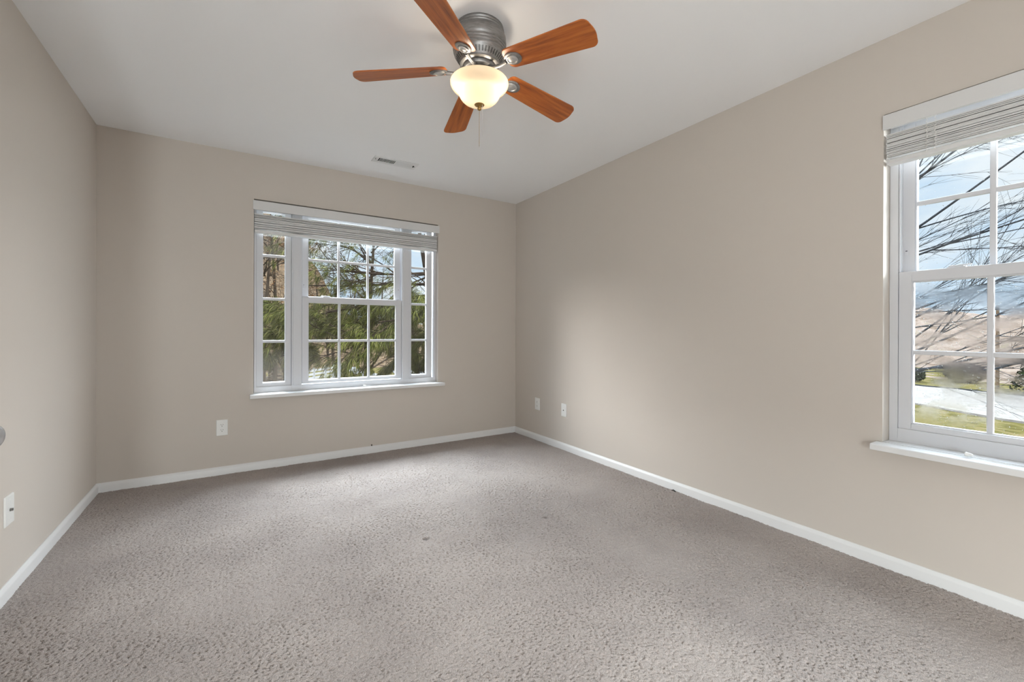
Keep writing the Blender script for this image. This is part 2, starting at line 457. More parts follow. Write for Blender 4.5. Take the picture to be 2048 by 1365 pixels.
# window 1: three-part unit in the back wall
w1 = thing('window_1', (0.88, YB + 0.06, O1[2]), 'wide white three part window with grids facing the pine tree', 'window', kind='structure')
NF = 0.055
b = MB()
frame_ring(b, W1, O1[0] + 0.003, O1[1], O1[2] + 0.001, O1[3] - 0.001, 0.014, 0.022, 0.045, 0.022, NF, T - 0.002)
fr1 = b.build('window_frame', M_vinyl, w1, bevel=0.0015)
for (a, c) in ((0.3855, 0.4605), (1.3045, 1.3765)):
    b = MB(); b.box(a, c, NF - 0.002, T - 0.004, O1[2] + 0.002, O1[3] - 0.003, W1)
    b.box(a + 0.010, c - 0.010, NF - 0.008, NF, O1[2] + 0.046, O1[3] - 0.003, W1)
    b.build('mullion', M_vinyl, w1, bevel=0.002)
double_hung(W1, w1, 0.4625, 1.3030, 'c', 0.636, 0.062)
for (a, c, st0, st1) in ((0.1345, 0.3845, 0.0435, 0.0415), (1.3775, 1.6055, 0.0195, 0.0495)):
    n = 0.068
    b = MB(); frame_ring(b, W1, a, c, 0.6205, 2.066, st0, st1, 0.039, 0.044, n, n + 0.04)
    sd = b.build('side_sash', M_vinyl, w1, bevel=0.003)
    b = MB(); bead_ring(b, W1, a + st0 - 0.001, c - st1 + 0.001, 0.6585, 2.023, n + 0.010, n + 0.036, 0.005)
    b.build('glazing_bead', M_vinyl, sd, bevel=0.001)
    b = MB()
    for z in (0.989, 1.331, 1.678): b.box(a + st0, c - st1, n + 0.012, n + 0.028, z - 0.010, z + 0.010, W1)
    b.build('muntin_grid', M_vinyl, sd, bevel=0.003)
    MB().box(a + st0 - 0.004, c - st1 + 0.004, n + 0.018, n + 0.022, 0.655, 2.026, W1).build('glass_pane', M_glass, sd)
stool(W1, w1, 0.0915, 1.693, O1[2], 0.058, 0.0).build('window_stool', M_trim, w1, bevel=0.002)
MB().box(O1[0] + 0.001, O1[1] - 0.001, 0.0, NF + 0.02, O1[2] - 0.004, O1[2] + 0.0015, W1).build('window_sill', M_trim, w1)

# window 2: double-hung unit in the right wall
w2 = thing('window_2', (XR + 0.08, 0.33, O2[2]), 'white double hung window with rain on its lower glass, facing the road', 'window', kind='structure')
NF2 = 0.0755
b = MB()
frame_ring(b, W2, O2[0] + 0.001, O2[1] - 0.001, O2[2] + 0.001, O2[3] - 0.001, 0.032, 0.032, 0.062, 0.022, NF2, T + 0.03)
b.build('window_frame', M_vinyl, w2, bevel=0.0015)
b = MB()
for a in (O2[0] + 0.033, O2[1] - 0.0395):
    b.box(a, a + 0.0065, NF2 + 0.004, NF2 + 0.018, 1.361, 2.064, W2)
    b.box(a, a + 0.0065, NF2 + 0.026, NF2 + 0.040, 1.361, 2.064, W2)
b.build('balance_track', M_vinyl, w2, bevel=0.001)
lo2, us2 = double_hung(W2, w2, -0.0855, 0.7425, 'r', 0.6345, 0.080)
stool(W2, w2, -0.165, 0.7985, O2[2], 0.078, 0.0).build('window_stool', M_trim, w2, bevel=0.002)
MB().box(O2[0] + 0.001, O2[1] - 0.001, 0.0, NF2 + 0.02, O2[2] - 0.004, O2[2] + 0.0015, W2).build('window_sill', M_trim, w2)
# rain drops clinging to the outside of the lower pane, a few on the upper one
b = MB()
nout = 0.080 + 0.0201
for k in range(2300):
    low = random.random() < 0.84
    s = random.uniform(-0.035, 0.690); z = random.uniform(0.67, 1.31) if low else random.uniform(1.37, 1.75)
    nn = nout if low else nout + 0.036
    r = 0.0008 + 0.0012 * random.random() ** 2.5
    el = random.uniform(0.8, 1.5)
    vs = [W2(s, nn + r * 0.55, z)]
    for ring, (rr, hh) in enumerate(((0.6, 0.40), (1.0, 0.0))):
        for q in range(7):
            a = 2 * PI * q / 7
            vs.append(W2(s + r * el * rr * math.cos(a), nn + r * hh, z + r * rr * math.sin(a)))
    fs = [(0, 1 + q, 1 + (q + 1) % 7) for q in range(7)] + [(1 + q, 8 + q, 8 + (q + 1) % 7, 1 + (q + 1) % 7) for q in range(7)] + [tuple(range(14, 7, -1))]
    b.add(vs, fs)
rd = b.build('rain_drops', M_drop, lo2, smooth=180, fix=False)
rd['kind'] = 'stuff'; rd['label'] = 'rain drops on the outside of the glass'

# ------------------------------------------------------------------ blinds drawn up to the top
def blind(m, s0, s1, vs0, vs1, vz0, vz1, vn, z0, z1, nf, cords, tass, label, seed):
    R = random.Random(seed)
    root = thing('window_blind', m((s0 + s1) / 2, 0.02, z0), label, 'blind', 'raised white window blinds')
    b = MB(); b.box(vs0, vs1, vn, vn + 0.010, vz0, vz1, m)
    b.box(vs0, vs0 + 0.008, vn + 0.010, 0.0 - 0.0005, vz0, vz1, m) if vn < -0.012 else None
    b.build('valance', M_blind, root, bevel=0.0015)
    MB().box(s0 + 0.004, s1 - 0.004, 0.004, 0.050, 2.030, 2.080, m).build('headrail', M_blind, root, bevel=0.002)
    n = 22
    b = MB(); zs = np.linspace(z0 + 0.030, z1, n)
    wz = np.sort(np.clip(zs + np.array([R.uniform(-0.0016, 0.0016) for _ in zs]), z0 + 0.028, z1))
    for z in wz:
        d = R.uniform(-0.003, 0.003); tl = R.uniform(-0.0015, 0.0015); e = R.uniform(0, 0.003)
        pr = [(nf + d, z + tl - 0.0022), (nf + d, z + tl + 0.0016), (nf + d + 0.0015, z + tl + 0.0024), (nf + d + 0.024, z + 0.0034), (nf + d + 0.044, z - tl + 0.0020),
              (nf + d + 0.046, z - tl - 0.0022), (nf + d + 0.024, z + 0.0000)]
        b.prism(pr, s0 + e, s1 - e, lambda t, p, q: m(t, p, q))
    b.build('slat_stack', M_blind, root)
    b = MB(); b.prism([(nf - 0.001, z0 + 0.003), (nf + 0.003, z0), (nf + 0.044, z0), (nf + 0.047, z0 + 0.003), (nf + 0.047, z0 + 0.019), (nf + 0.002, z0 + 0.022), (nf - 0.001, z0 + 0.019)],
                      s0 + 0.003, s1 - 0.003, lambda t, p, q: m(t, p, q))
    b.build('bottom_rail', M_blind, root, bevel=0.001)
    for c in cords:
        lc = MB()
        for o in (-0.014, 0.014):
            pts = []
            for k in range(26):
                f = k / 25
                pts.append(m(c + o + 0.003 * math.sin(k * 2.1 + o * 99), nf - 0.005 - 0.003 * abs(math.sin(k * 1.3)), z0 + 0.012 + f * (vz0 - z0 - 0.006)))
            lc.tube(pts, 0.0011, 5)
        for k in range(7):
            z = z0 + 0.02 + k * 0.019
            lc.tube([m(c - 0.014, nf - 0.005, z), m(c - 0.004, nf - 0.008, z - 0.004), m(c + 0.006, nf - 0.007, z + 0.002), m(c + 0.014, nf - 0.005, z - 0.001)], 0.0009, 5)
        lc.build('ladder_cord', M_cord, root, smooth=60)
    tp, path = tass
    k = MB().tube([m(*p) for p in path], 0.0016, 6)
    cd = k.build('lift_cord', M_cord, root, smooth=60)
    p = Vector(m(*tp)); q = Vector(m(*path[0])); d = (p - q).normalized()
    MB().tube([q, q + d * 0.004, q + d * 0.012, q + d * 0.021, q + d * 0.024], [0.003, 0.0065, 0.0075, 0.0095, 0.007], 12).build('cord_tassel', M_cord, cd, smooth=50)
    return root
blind(W1, 0.119, 1.629, 0.1105, 1.6495, 2.0140, 2.0850, -0.016, 1.8395, 1.984, -0.006,
      (0.288, 0.890, 1.480), ((0.925, 0.038, O1[2] + 0.011), [(0.975, 0.030, O1[2] + 0.009), (1.02, 0.032, O1[2] + 0.004), (1.10, 0.035, O1[2] + 0.0035), (1.20, 0.040, O1[2] + 0.0035)]),
      'white slatted blind raised over the three part window', 3)
blind(W2, -0.113, 0.7665, -0.128, 0.7765, 2.0140, 2.0810, -0.012, 1.8540, 1.990, 0.000,
      (0.612, 0.04), ((0.500, -0.020, O2[2] + 0.014), [(0.478, -0.020, O2[2] + 0.013), (0.455, -0.022, O2[2] + 0.006), (0.42, -0.028, O2[2] + 0.0035), (0.36, -0.03, O2[2] + 0.0035), (0.25, -0.025, O2[2] + 0.0035)]),
      'white slatted blind raised over the double hung window', 5)

# ------------------------------------------------------------------ ceiling fan
FX, FY = 0.925, 1.7335
fan = thing('ceiling_fan', (FX, FY, H), 'five blade wooden ceiling fan with grey motor and lit glass bowl', 'ceiling fan')
FC = (FX, FY, 0)
prof = [(0.0, 2.4398), (0.108, 2.4398), (0.1095, 2.432), (0.106, 2.427), (0.111, 2.423), (0.112, 2.418), (0.109, 2.414), (0.1135, 2.409), (0.1185, 2.395), (0.1205, 2.375), (0.1195, 2.362),
        (0.114, 2.356), (0.1145, 2.352), (0.119, 2.349), (0.1195, 2.344), (0.116, 2.340), (0.1175, 2.337), (0.1175, 2.332), (0.1135, 2.328), (0.1145, 2.325), (0.1135, 2.320), (0.1095, 2.317),
        (0.108, 2.313), (0.085, 2.283), (0.088, 2.280), (0.088, 2.276), (0.082, 2.272), (0.076, 2.271), (0.074, 2.275), (0.055, 2.277), (0.0, 2.277)]
hs = MB().lathe(prof, 64, FC).build('motor_housing', M_pewter, fan, smooth=40)
b = MB()
for k in range(44):
    a = 2 * PI * (k + 0.5) / 44
    ca, sa = math.cos(a), math.sin(a)
    for (r0, z0, r1, z1) in ((0.1035, 2.3065, 0.0905, 2.2895),):
        nr, nz = -0.794, 0.608                # into the metal
        pr = [(-0.0022, 0), (0.0022, 0)]
        vs = []
        for (r, z) in ((r0, z0), (r1, z1)):
            for w in (-0.0023, 0.0023):
                for d in (-0.0012, 0.003):
                    rr, zz = r + nr * d, z + nz * d
                    vs.append((FX + rr * ca - w * sa, FY + rr * sa + w * ca, zz))
        b.add(vs, [(0, 1, 3, 2), (4, 6, 7, 5), (0, 4, 5, 1), (2, 3, 7, 6), (0, 2, 6, 4), (1, 5, 7, 3)])
b.build('cooling_slots', mat('slot_shadow_metal', (0.10, 0.098, 0.095), 0.5, 0.7), hs)
# flywheel ring the blade irons bolt to, and the switch housing below
MB().lathe([(0.0, 2.277), (0.070, 2.277), (0.072, 2.272), (0.072, 2.260), (0.069, 2.256), (0.0, 2.256)], 48, FC).build('flywheel', M_pewter, fan, smooth=40)
sw = MB().lathe([(0.0, 2.256), (0.050, 2.256), (0.053, 2.250), (0.053, 2.226), (0.058, 2.222), (0.060, 2.216), (0.058, 2.211), (0.048, 2.208), (0.046, 2.196), (0.0, 2.196)], 48, FC).build('switch_housing', M_pewter, fan, smooth=40)
for k in range(3):
    a = 2 * PI * k / 3 + 0.5
    MB().tube([(FX + 0.052 * math.cos(a), FY + 0.052 * math.sin(a), 2.238), (FX + 0.060 * math.cos(a), FY + 0.060 * math.sin(a), 2.238)], [0.005, 0.0045], 10).build('thumb_screw', M_pewlight, sw, smooth=40)

# blade in its own frame: x runs outward from the fan axis
M_wood = mat('cherry_blade_wood', rough=0.34, spec=0.5)
t_ = N(M_wood, 'ShaderNodeTexCoord'); q_ = N(M_wood, 'ShaderNodeMapping'); q_.inputs['Scale'].default_value = (2.2, 30, 8)
L(M_wood, t_.outputs['Object'], q_.inputs['Vector'])
oi_ = N(M_wood, 'ShaderNodeObjectInfo'); L(M_wood, oi_.outputs['Random'], q_.inputs['Location'])
g_ = N(M_wood, 'ShaderNodeTexNoise'); g_.inputs['Scale'].default_value = 1.6; g_.inputs['Detail'].default_value = 8; g_.inputs['Roughness'].default_value = 0.62; g_.inputs['Distortion'].default_value = 0.35
L(M_wood, q_.outputs[0], g_.inputs['Vector'])
r_ = ramp(M_wood, [(0.28, (0.16, 0.034, 0.006)), (0.48, (0.37, 0.095, 0.014)), (0.60, (0.45, 0.128, 0.020)), (0.78, (0.54, 0.178, 0.034))])
L(M_wood, g_.outputs['Fac'], r_.inputs['Fac']); L(M_wood, r_.outputs['Color'], BS(M_wood).inputs['Base Color'])
M_edge = mat('dark_blade_edge', (0.10, 0.03, 0.012), 0.4)
P12, DR = math.radians(12.94), 0.0872
def bl(r, w, dz=0.0):                         # point on the pitched, slightly drooping blade plane
    ws = -w
    return (r, ws * math.cos(P12) - 0.0028, 2.2355 - H + ws * math.sin(-P12) - DR * (r - 0.35) + dz)
def half(r): return 0.5 * (0.0999 + (0.133 - 0.0999) * (r - 0.15) / 0.4)
def blade_outline():
    pts = []
    r0, r1 = 0.148, 0.5536
    def arc(cx, cy, rad, a0, a1, n):
        return [(cx + rad * math.cos(a0 + (a1 - a0) * k / n), cy + rad * math.sin(a0 + (a1 - a0) * k / n)) for k in range(n + 1)]
    ro = 0.030; ri = 0.026
    h1 = half(r1 - ro); h0 = half(r0 + ri)
    up_ = arc(r0 + ri, h0 - ri, ri, PI, PI / 2, 6) + [(r, half(r)) for r in np.linspace(r0 + ri + 0.03, r1 - ro - 0.03, 8)]
    tip = arc(r1 - ro, h1 - ro, ro, PI / 2, 0.12, 6)
    # gently bowed tip
    bow = [(r1 + 0.007 * (1 - (w / (h1 - ro)) ** 2), w) for w in np.linspace(h1 - ro - 0.004, 0, 5)]
    top = up_ + tip + bow
    bot = [(x, -y) for x, y in reversed(top)]
    inn = [(r0 - 0.004, 0.0)]
    return top + bot[1:] + inn
out = blade_outline()
b = MB(); n = len(out)
vs = [bl(r, w, -0.003) for r, w in out] + [bl(r, w, 0.003) for r, w in out]
b.add(vs, [tuple(range(n)), tuple(range(2 * n - 1, n - 1, -1))] + [(i, (i + 1) % n, n + (i + 1) % n, n + i) for i in range(n)])
blade0 = b.build('fan_blade', M_wood, fan, bevel=0.0012, local=True)
# blade iron: arm from the flywheel, oval pad, raised ring and button
def lathe_on_blade(mb, cr, prof, sx, sy, n=36):
    vs = []
    for rad, d in prof:
        for k in range(n):
            a = 2 * PI * k / n
            p = bl(cr + rad * sx * math.cos(a), rad * sy * math.sin(a), d)
            vs.append(p)
    m_ = len(prof)
    fs = [(i * n + k, i * n + (k + 1) % n, (i + 1) * n + (k + 1) % n, (i + 1) * n + k) for i in range(m_ - 1) for k in range(n)]
    fs += [tuple(range(n - 1, -1, -1)), tuple(range((m_ - 1) * n, m_ * n))]
    mb.add(vs, fs)
CR = 0.183
b = MB()
lathe_on_blade(b, CR, [(0.0415, -0.0031), (0.0415, -0.007), (0.039, -0.0085), (0.034, -0.0088)], 1.0, 0.78)
b.tube([(0.058, 0.0, 2.252 - H), (0.085, 0.0, 2.244 - H), (0.115, 0.0, 2.2395 - H), bl(0.150, 0.0, -0.010)], [0.009, 0.008, 0.0075, 0.009], 10)
bk0 = b.build('blade_iron', M_pewter, blade0, smooth=45, local=True)
b = MB()
lathe_on_blade(b, CR - 0.003, [(0.027, -0.0085), (0.0275, -0.012), (0.0255, -0.0135), (0.0215, -0.0135), (0.0205, -0.011), (0.0200, -0.0095), (0.0185, -0.0105), (0.012, -0.0145), (0.005, -0.0158), (0.0015, -0.016)], 1.0, 0.84)
md0 = b.build('iron_medallion', M_pewlight, blade0, smooth=50, local=True)
angs = [math.radians(221.28) + 2 * PI * k / 5 for k in range(5)]
for k, a in enumerate(angs):
    if k == 0: o = blade0
    else:
        o = blade0.copy(); COL.objects.link(o); o.parent = fan
        for c in (bk0, md0):
            d = c.copy(); COL.objects.link(d); d.parent = o
    o.rotation_euler = (0, 0, a)

# glass bowl with two lit bulbs
M_bowl = bpy.data.materials.new('alabaster_glass'); M_bowl.use_nodes = True
t = M_bowl.node_tree; t.nodes.clear()
o_ = t.nodes.new('ShaderNodeOutputMaterial'); a1 = t.nodes.new('ShaderNodeMixShader'); a2 = t.nodes.new('ShaderNodeMixShader')
tl = t.nodes.new('ShaderNodeBsdfTranslucent'); df = t.nodes.new('ShaderNodeBsdfDiffuse'); gl = t.nodes.new('ShaderNodeBsdfGlossy'); ly = t.nodes.new('ShaderNodeLayerWeight')
tl.inputs['Color'].default_value = (0.50, 0.40, 0.285, 1); df.inputs['Color'].default_value = (0.60, 0.55, 0.47, 1)
gl.inputs['Roughness'].default_value = 0.15; ly.inputs['Blend'].default_value = 0.12
a1.inputs[0].default_value = 0.42
t.links.new(tl.outputs[0], a1.inputs[1]); t.links.new(df.outputs[0], a1.inputs[2])
t.links.new(ly.outputs['Fresnel'], a2.inputs[0]); t.links.new(a1.outputs[0], a2.inputs[1]); t.links.new(gl.outputs[0], a2.inputs[2])
t.links.new(a2.outputs[0], o_.inputs['Surface'])
bowl = [(0.118, 2.2035), (0.1235, 2.2055), (0.1290, 2.2030), (0.1312, 2.1965), (0.1298, 2.188), (0.1252, 2.1795), (0.1180, 2.1720), (0.1075, 2.1645), (0.0985, 2.1580), (0.0945, 2.1525), (0.0925, 2.1450), (0.0875, 2.1345),
        (0.0795, 2.1235), (0.0680, 2.1145), (0.0520, 2.1075), (0.0350, 2.1032), (0.0180, 2.1010), (0.0060, 2.1005)]
MB().lathe(bowl, 64, FC).build('glass_bowl', M_bowl, fan, smooth=180)
fin = MB().lathe([(0.0, 2.1025), (0.021, 2.1025), (0.0225, 2.1005), (0.020, 2.0975), (0.012, 2.0945), (0.007, 2.0925), (0.0055, 2.0895), (0.0085, 2.0865), (0.0095, 2.0825), (0.0080, 2.0785), (0.0045, 2.0765), (0.0, 2.0760)], 32, FC).build('finial', M_brass, fan, smooth=60)
b = MB().tube([(FX, FY, 2.196), (FX, FY, 2.10)], 0.004, 8).build('centre_rod', M_brass, fan, smooth=60)
vd = Vector((FX, FY, 0)).normalized(); sd_ = Vector((vd.y, -vd.x, 0))
M_bulb = bpy.data.materials.new('lit_bulb'); M_bulb.use_nodes = True
t = M_bulb.node_tree; t.nodes.clear()                      # clear bulb glass with a glow inside it
o_ = t.nodes.new('ShaderNodeOutputMaterial'); ad = t.nodes.new('ShaderNodeAddShader'); tr = t.nodes.new('ShaderNodeBsdfTransparent'); em = t.nodes.new('ShaderNodeEmission')
em.inputs['Color'].default_value = (1, 0.85, 0.62, 1); em.inputs['Strength'].default_value = 3
t.links.new(tr.outputs[0], ad.inputs[0]); t.links.new(em.outputs[0], ad.inputs[1]); t.links.new(ad.outputs[0], o_.inputs['Surface'])
for sg in (-1, 1):
    p = Vector((FX, FY, 2.172)) + sd_ * (0.068 * sg) - vd * 0.016
    MB().lathe([(0.0, 0.026), (0.010, 0.024), (0.012, 0.012), (0.0165, 0.002), (0.0175, -0.008), (0.013, -0.018), (0.006, -0.0235), (0.0, -0.0245)], 20, p).build('light_bulb', M_bulb, fan, smooth=180)
    d = bpy.data.lights.new('fan_bulb_light', 'POINT'); d.energy = 0.92; d.color = (1.0, 0.90, 0.75); d.shadow_soft_size = 0.02
    lo_ = bpy.data.objects.new('fan_bulb_light', d); lo_.location = p - Vector((FX, FY, H)) + Vector((0, 0, 0.004)); COL.objects.link(lo_); lo_.parent = fan
# two bead pull chains
def chain(p, z1, z0):
    b = MB()
    nb = int((z1 - z0) / 0.0062)
    for k in range(nb):
        z = z1 - k * 0.0062
        b.lathe([(0.0002, 0.0017), (0.0014, 0.001), (0.0014, -0.001), (0.0002, -0.0017)], 6, (p[0], p[1], z))
    b.tube([(p[0], p[1], z1), (p[0], p[1], z0)], 0.0004, 4)
    return b.build('pull_chain', M_steel if z0 > 1.94 else M_brass, fan, smooth=180, fix=False)
cp = Vector((FX, FY, 0)) - vd * 0.004
chain((cp.x - 0.000, cp.y, 0), 2.078, 1.908)
cp2 = Vector((FX, FY, 0)) - vd * 0.013 + sd_ * 0.013
chain((cp2.x, cp2.y, 0), 2.101, 1.953)

# ------------------------------------------------------------------ ceiling register
vent = thing('ceiling_vent', (1.085, 3.469, H), 'white metal air register on the ceiling above the three part window', 'vent')
VX0, VX1, VY0, VY1 = 0.910, 1.262, 3.401, 3.539
b = MB()
zc = H - 0.0045
b.box(VX0, VX1, VY0, VY0 + 0.034, zc, H - 0.0003); b.box(VX0, VX1, VY1 - 0.034, VY1, zc, H - 0.0003)
b.box(VX0, VX0 + 0.040, VY0 + 0.034, VY1 - 0.034, zc, H - 0.0003); b.box(VX1 - 0.040, VX1, VY0 + 0.034, VY1 - 0.034, zc, H - 0.0003)
b.build('vent_frame', M_vent, vent, bevel=0.002)
MB().box(VX0 + 0.04, VX1 - 0.04, VY0 + 0.034, VY1 - 0.034, H - 0.0012, H - 0.0004).build('vent_shade_sheet', M_ventdark, vent)  # flat dark sheet stands in for the shade inside the duct
xm = 1.086
b = MB()
def slat(x, ang):
    dx, dz = 0.0058 * math.cos(ang), 0.0058 * math.sin(ang)
    pr = [(x - dx, H - 0.0048 - dz), (x + dx, H - 0.0048 + dz), (x + dx, H - 0.0040 + dz), (x - dx, H - 0.0040 - dz)]
    b.prism(pr, VY0 + 0.033, VY1 - 0.033, lambda t, p, q: (p, t, min(q, H - 0.0014)))
for k in range(12):
    x = VX0 + 0.0515 + k * 0.0108; b.box(x - 0.0015, x + 0.0015, VY0 + 0.033, VY1 - 0.033, H - 0.0050, H - 0.0013)
for k in range(13): slat(xm + 0.008 + k * 0.0105, math.radians(-14))
b.box(xm - 0.004, xm + 0.004, VY0 + 0.033, VY1 - 0.033, zc, H - 0.0012)
b.build('vent_louvers', M_vent, vent)
for x in (VX0 + 0.018, VX1 - 0.018):
    MB().lathe([(0.0, 0.0), (0.0042, 0.0), (0.0036, -0.0015), (0.0, -0.002)], 12, (x, (VY0 + VY1) / 2, zc)).build('vent_screw', M_ventdark, vent)
MB().box(VX1 - 0.034, VX1 - 0.026, 3.452, 3.474, zc - 0.006, zc).build('damper_lever', M_ventdark, vent)

# ------------------------------------------------------------------ wall plates
def plate(m, root, s, z, w=0.074, h=0.120, n=-0.006):
    b = MB(); b.prism([(-w / 2, -h / 2), (w / 2, -h / 2), (w / 2, h / 2), (-w / 2, h / 2)], 0, 1, lambda t, p, q: m(s + p * (1 if t < 0.5 else 0.93), -0.0003 if t < 0.5 else n, z + q * (1 if t < 0.5 else 0.955)))
    return b.build('cover_plate', M_plate, root, bevel=0.0012)
def duplex(m, s, z, label, flip=1, w=0.074):
    root = thing('wall_outlet', m(s, -0.003, z), label, 'outlet')
    plate(m, root, s, z, w)
    for dz in (0.0195, -0.0195):
        pts = [(0.0165 * math.cos(a) * 1.0, max(-0.0135, min(0.0135, 0.0172 * math.sin(a)))) for a in np.linspace(0, 2 * PI, 28)[:-1]]
        b = MB().prism(pts, 0, 1, lambda t, p, q: m(s + p, -0.0055 - 0.002 * t, z + dz + q))
        rc = b.build('receptacle', M_plate, root)
        b = MB()
        for sx in (-0.0062, 0.0062): b.box(s + sx - 0.0011, s + sx + 0.0011, -0.0079, -0.0050, z + dz + 0.0005, z + dz + 0.0085, m)
        pts = [(0.0027 * math.cos(a), 0.0027 * math.sin(a)) for a in np.linspace(0, 2 * PI, 13)[:-1]]
        b.prism(pts, 0, 1, lambda t, p, q: m(s + p, -0.0079 + 0.003 * t, z + dz - 0.0070 + q))
        b.build('socket_slots', M_slot, rc)
    pts = [(0.0028 * math.cos(a), 0.0028 * math.sin(a)) for a in np.linspace(0, 2 * PI, 13)[:-1]]
    MB().prism(pts, 0, 1, lambda t, p, q: m(s + p, -0.0058 - 0.0012 * t, z + q)).build('plate_screw', M_steel, root)
    return root
def coax(m, s, z, label, stub, steel=M_steel):
    root = thing('cable_plate', m(s, -0.003, z), label, 'wall plate')
    plate(m, root, s, z, 0.074 if stub < 0.004 else 0.086, 0.119 if stub < 0.004 else 0.122)
    def rod(r, a, c, n=12): 
        pts = [(r * math.cos(k), r * math.sin(k)) for k in np.linspace(0, 2 * PI, n + 1)[:-1]]
        return MB().prism(pts, 0, 1, lambda t, p, q: m(s + p, -a - (c - a) * t, z + q))
    j = rod(0.0062, 0.005, 0.0085, 6).build('hex_nut', steel if stub > 0.004 else M_plate, root)
    rod(0.0052, 0.0085, 0.0085 + stub).build('coax_jack', steel, root)
    for dz in (0.042, -0.042):
        pts = [(0.0027 * math.cos(a), 0.0027 * math.sin(a)) for a in np.linspace(0, 2 * PI, 13)[:-1]]
        MB().prism(pts, 0, 1, lambda t, p, q: m(s + p, -0.0056 - 0.0012 * t, z + dz + q)).build('plate_screw', M_plate, root)
    return root
WL = lambda s, n, z: (XL - n, s, z)
duplex(W1, -0.0855, 0.349, 'white duplex outlet low on the wall left of the three part window')
duplex(W2, 3.5015, 0.3555, 'white duplex outlet on the right wall nearest the far corner', w=0.078)
M_darkjack = mat('dark_jack', (0.03, 0.03, 0.03), 0.5)
coax(W2, 3.088, 0.3575, 'white cable plate with one dark jack on the long right wall', 0.002, M_darkjack)
coax(WL, 2.588, 0.3465, 'white cable plate with a metal stub low on the left wall', 0.0060, mat('dull_connector', (0.22, 0.21, 0.20), 0.4, 0.9))

# small dark wire end above the back baseboard and a dark scrap by the right baseboard
b = MB().tube([(1.017, YB + 0.003, 0.0665), (1.017, YB - 0.004, 0.067), (1.0165, YB - 0.007, 0.0625), (1.016, YB - 0.008, 0.058)], [0.005, 0.0055, 0.005, 0.003], 8)
tag(b.build('wire_end', mat('dark_wire', (0.045, 0.035, 0.028), 0.7), smooth=60), 'tiny dark wire end sticking out just above the back baseboard', 'wire')
b = MB().tube([(XR - 0.030, 1.905, 0.001), (XR - 0.026, 1.893, 0.005), (XR - 0.031, 1.878, 0.003), (XR - 0.036, 1.868, 0.001)], [0.002, 0.0045, 0.0045, 0.002], 7)
tag(b.build('dark_scrap', mat('dark_scrap_stuff', (0.02, 0.017, 0.015), 0.8), smooth=60), 'tiny dark scrap lying on the carpet against the right baseboard', 'scrap')

# ------------------------------------------------------------------ open door on the left, only its knob reaches into the view
KN = Vector((-0.4805, 1.5015, 0.831))
hd = Vector((0.385, 0.923, 0)).normalized()            # along the leaf, from hinge to latch edge
nd = Vector((hd.y, -hd.x, 0))                           # out of the leaf into the room
face = KN - nd * 0.050
door = thing('door_1', tuple(Vector((face.x, face.y, 0)) - hd * 0.66), 'white door standing open at the left edge with a round satin knob', 'door', kind='structure')
DL = lambda t, d, z: tuple(Vector((face.x, face.y, 0)) + hd * t + nd * d + Vector((0, 0, z)))
b = MB().box(-0.66, 0.045, -0.035, 0.0, 0.012, 2.03, DL)
for z0, z1 in ((0.20, 0.95), (1.08, 1.90)):
    for s0 in (-0.56, -0.27): frame_ring(b, DL, s0, s0 + 0.22, z0, z1, 0.014, 0.014, 0.014, 0.014, -0.001, 0.005)
lf = b.build('door_leaf', M_trim, door, bevel=0.002)
kb = MB()
pr = [(0.0, 0.0), (0.031, 0.0), (0.032, 0.004), (0.028, 0.008), (0.012, 0.010), (0.011, 0.028), (0.017, 0.033), (0.0255, 0.040), (0.028, 0.049), (0.0265, 0.058), (0.018, 0.0645), (0.0, 0.066)]
vs = []; n = 28
for r, d in pr:
    for k in range(n):
        a = 2 * PI * k / n; vs.append(DL(r * math.cos(a), d, KN.z + r * math.sin(a)))
kb.add(vs, [(i * n + k, i * n + (k + 1) % n, (i + 1) * n + (k + 1) % n, (i + 1) * n + k) for i in range(len(pr) - 1) for k in range(n)])
kb.build('door_knob', M_steel, door, smooth=60)
#EXTERIOR
# ------------------------------------------------------------------ outside, one storey below the room (surface colours darkened to suit the strong sky light)
def terrain(name, x0, x1, y0, y1, nx, ny, f, m, label, cat, kind='structure'):
    xs = np.linspace(x0, x1, nx); ys = np.linspace(y0, y1, ny)
    b = MB()
    b.v = [(x, y, f(x, y)) for y in ys for x in xs]
    b.f = [(r * nx + c, r * nx + c + 1, (r + 1) * nx + c + 1, (r + 1) * nx + c) for r in range(ny - 1) for c in range(nx - 1)]
    return tag(b.build(name, m, smooth=180, fix=False), label, cat, kind=kind)
def nz(x, y, s, a): return a * mnoise.noise(Vector((x * s, y * s, 3.7)))
M_lawn = noisy('winter_lawn', 2.2, [(0.30, (0.026, 0.020, 0.007)), (0.48, (0.050, 0.042, 0.013)), (0.62, (0.068, 0.051, 0.022)), (0.75, (0.088, 0.068, 0.040))], 1.0, (0.8, 0.15), 9, spec=0)
M_road = noisy('pale_gravel', 3.0, [(0.3, (0.095, 0.082, 0.072)), (0.7, (0.140, 0.127, 0.117))], 1.0, None, 6, spec=0)
M_walk = noisy('pale_concrete', 2.0, [(0.3, (0.125, 0.115, 0.112)), (0.7, (0.165, 0.155, 0.152))], 1.0, None, 5, spec=0)
M_leaf_litter = noisy('leaf_litter', 3.4, [(0.30, (0.020, 0.012, 0.008)), (0.44, (0.055, 0.034, 0.021)), (0.56, (0.092, 0.066, 0.042)), (0.66, (0.120, 0.066, 0.034)), (0.78, (0.060, 0.058, 0.024))], 1.0, (1.0, 0.5), 12, spec=0)
M_far = noisy('hazy_brown_hillside', 0.7, [(0.30, (0.050, 0.034, 0.024)), (0.46, (0.088, 0.063, 0.048)), (0.60, (0.112, 0.084, 0.068)), (0.76, (0.070, 0.060, 0.028))], 1.0, (0.6, 0.8), 12, spec=0)
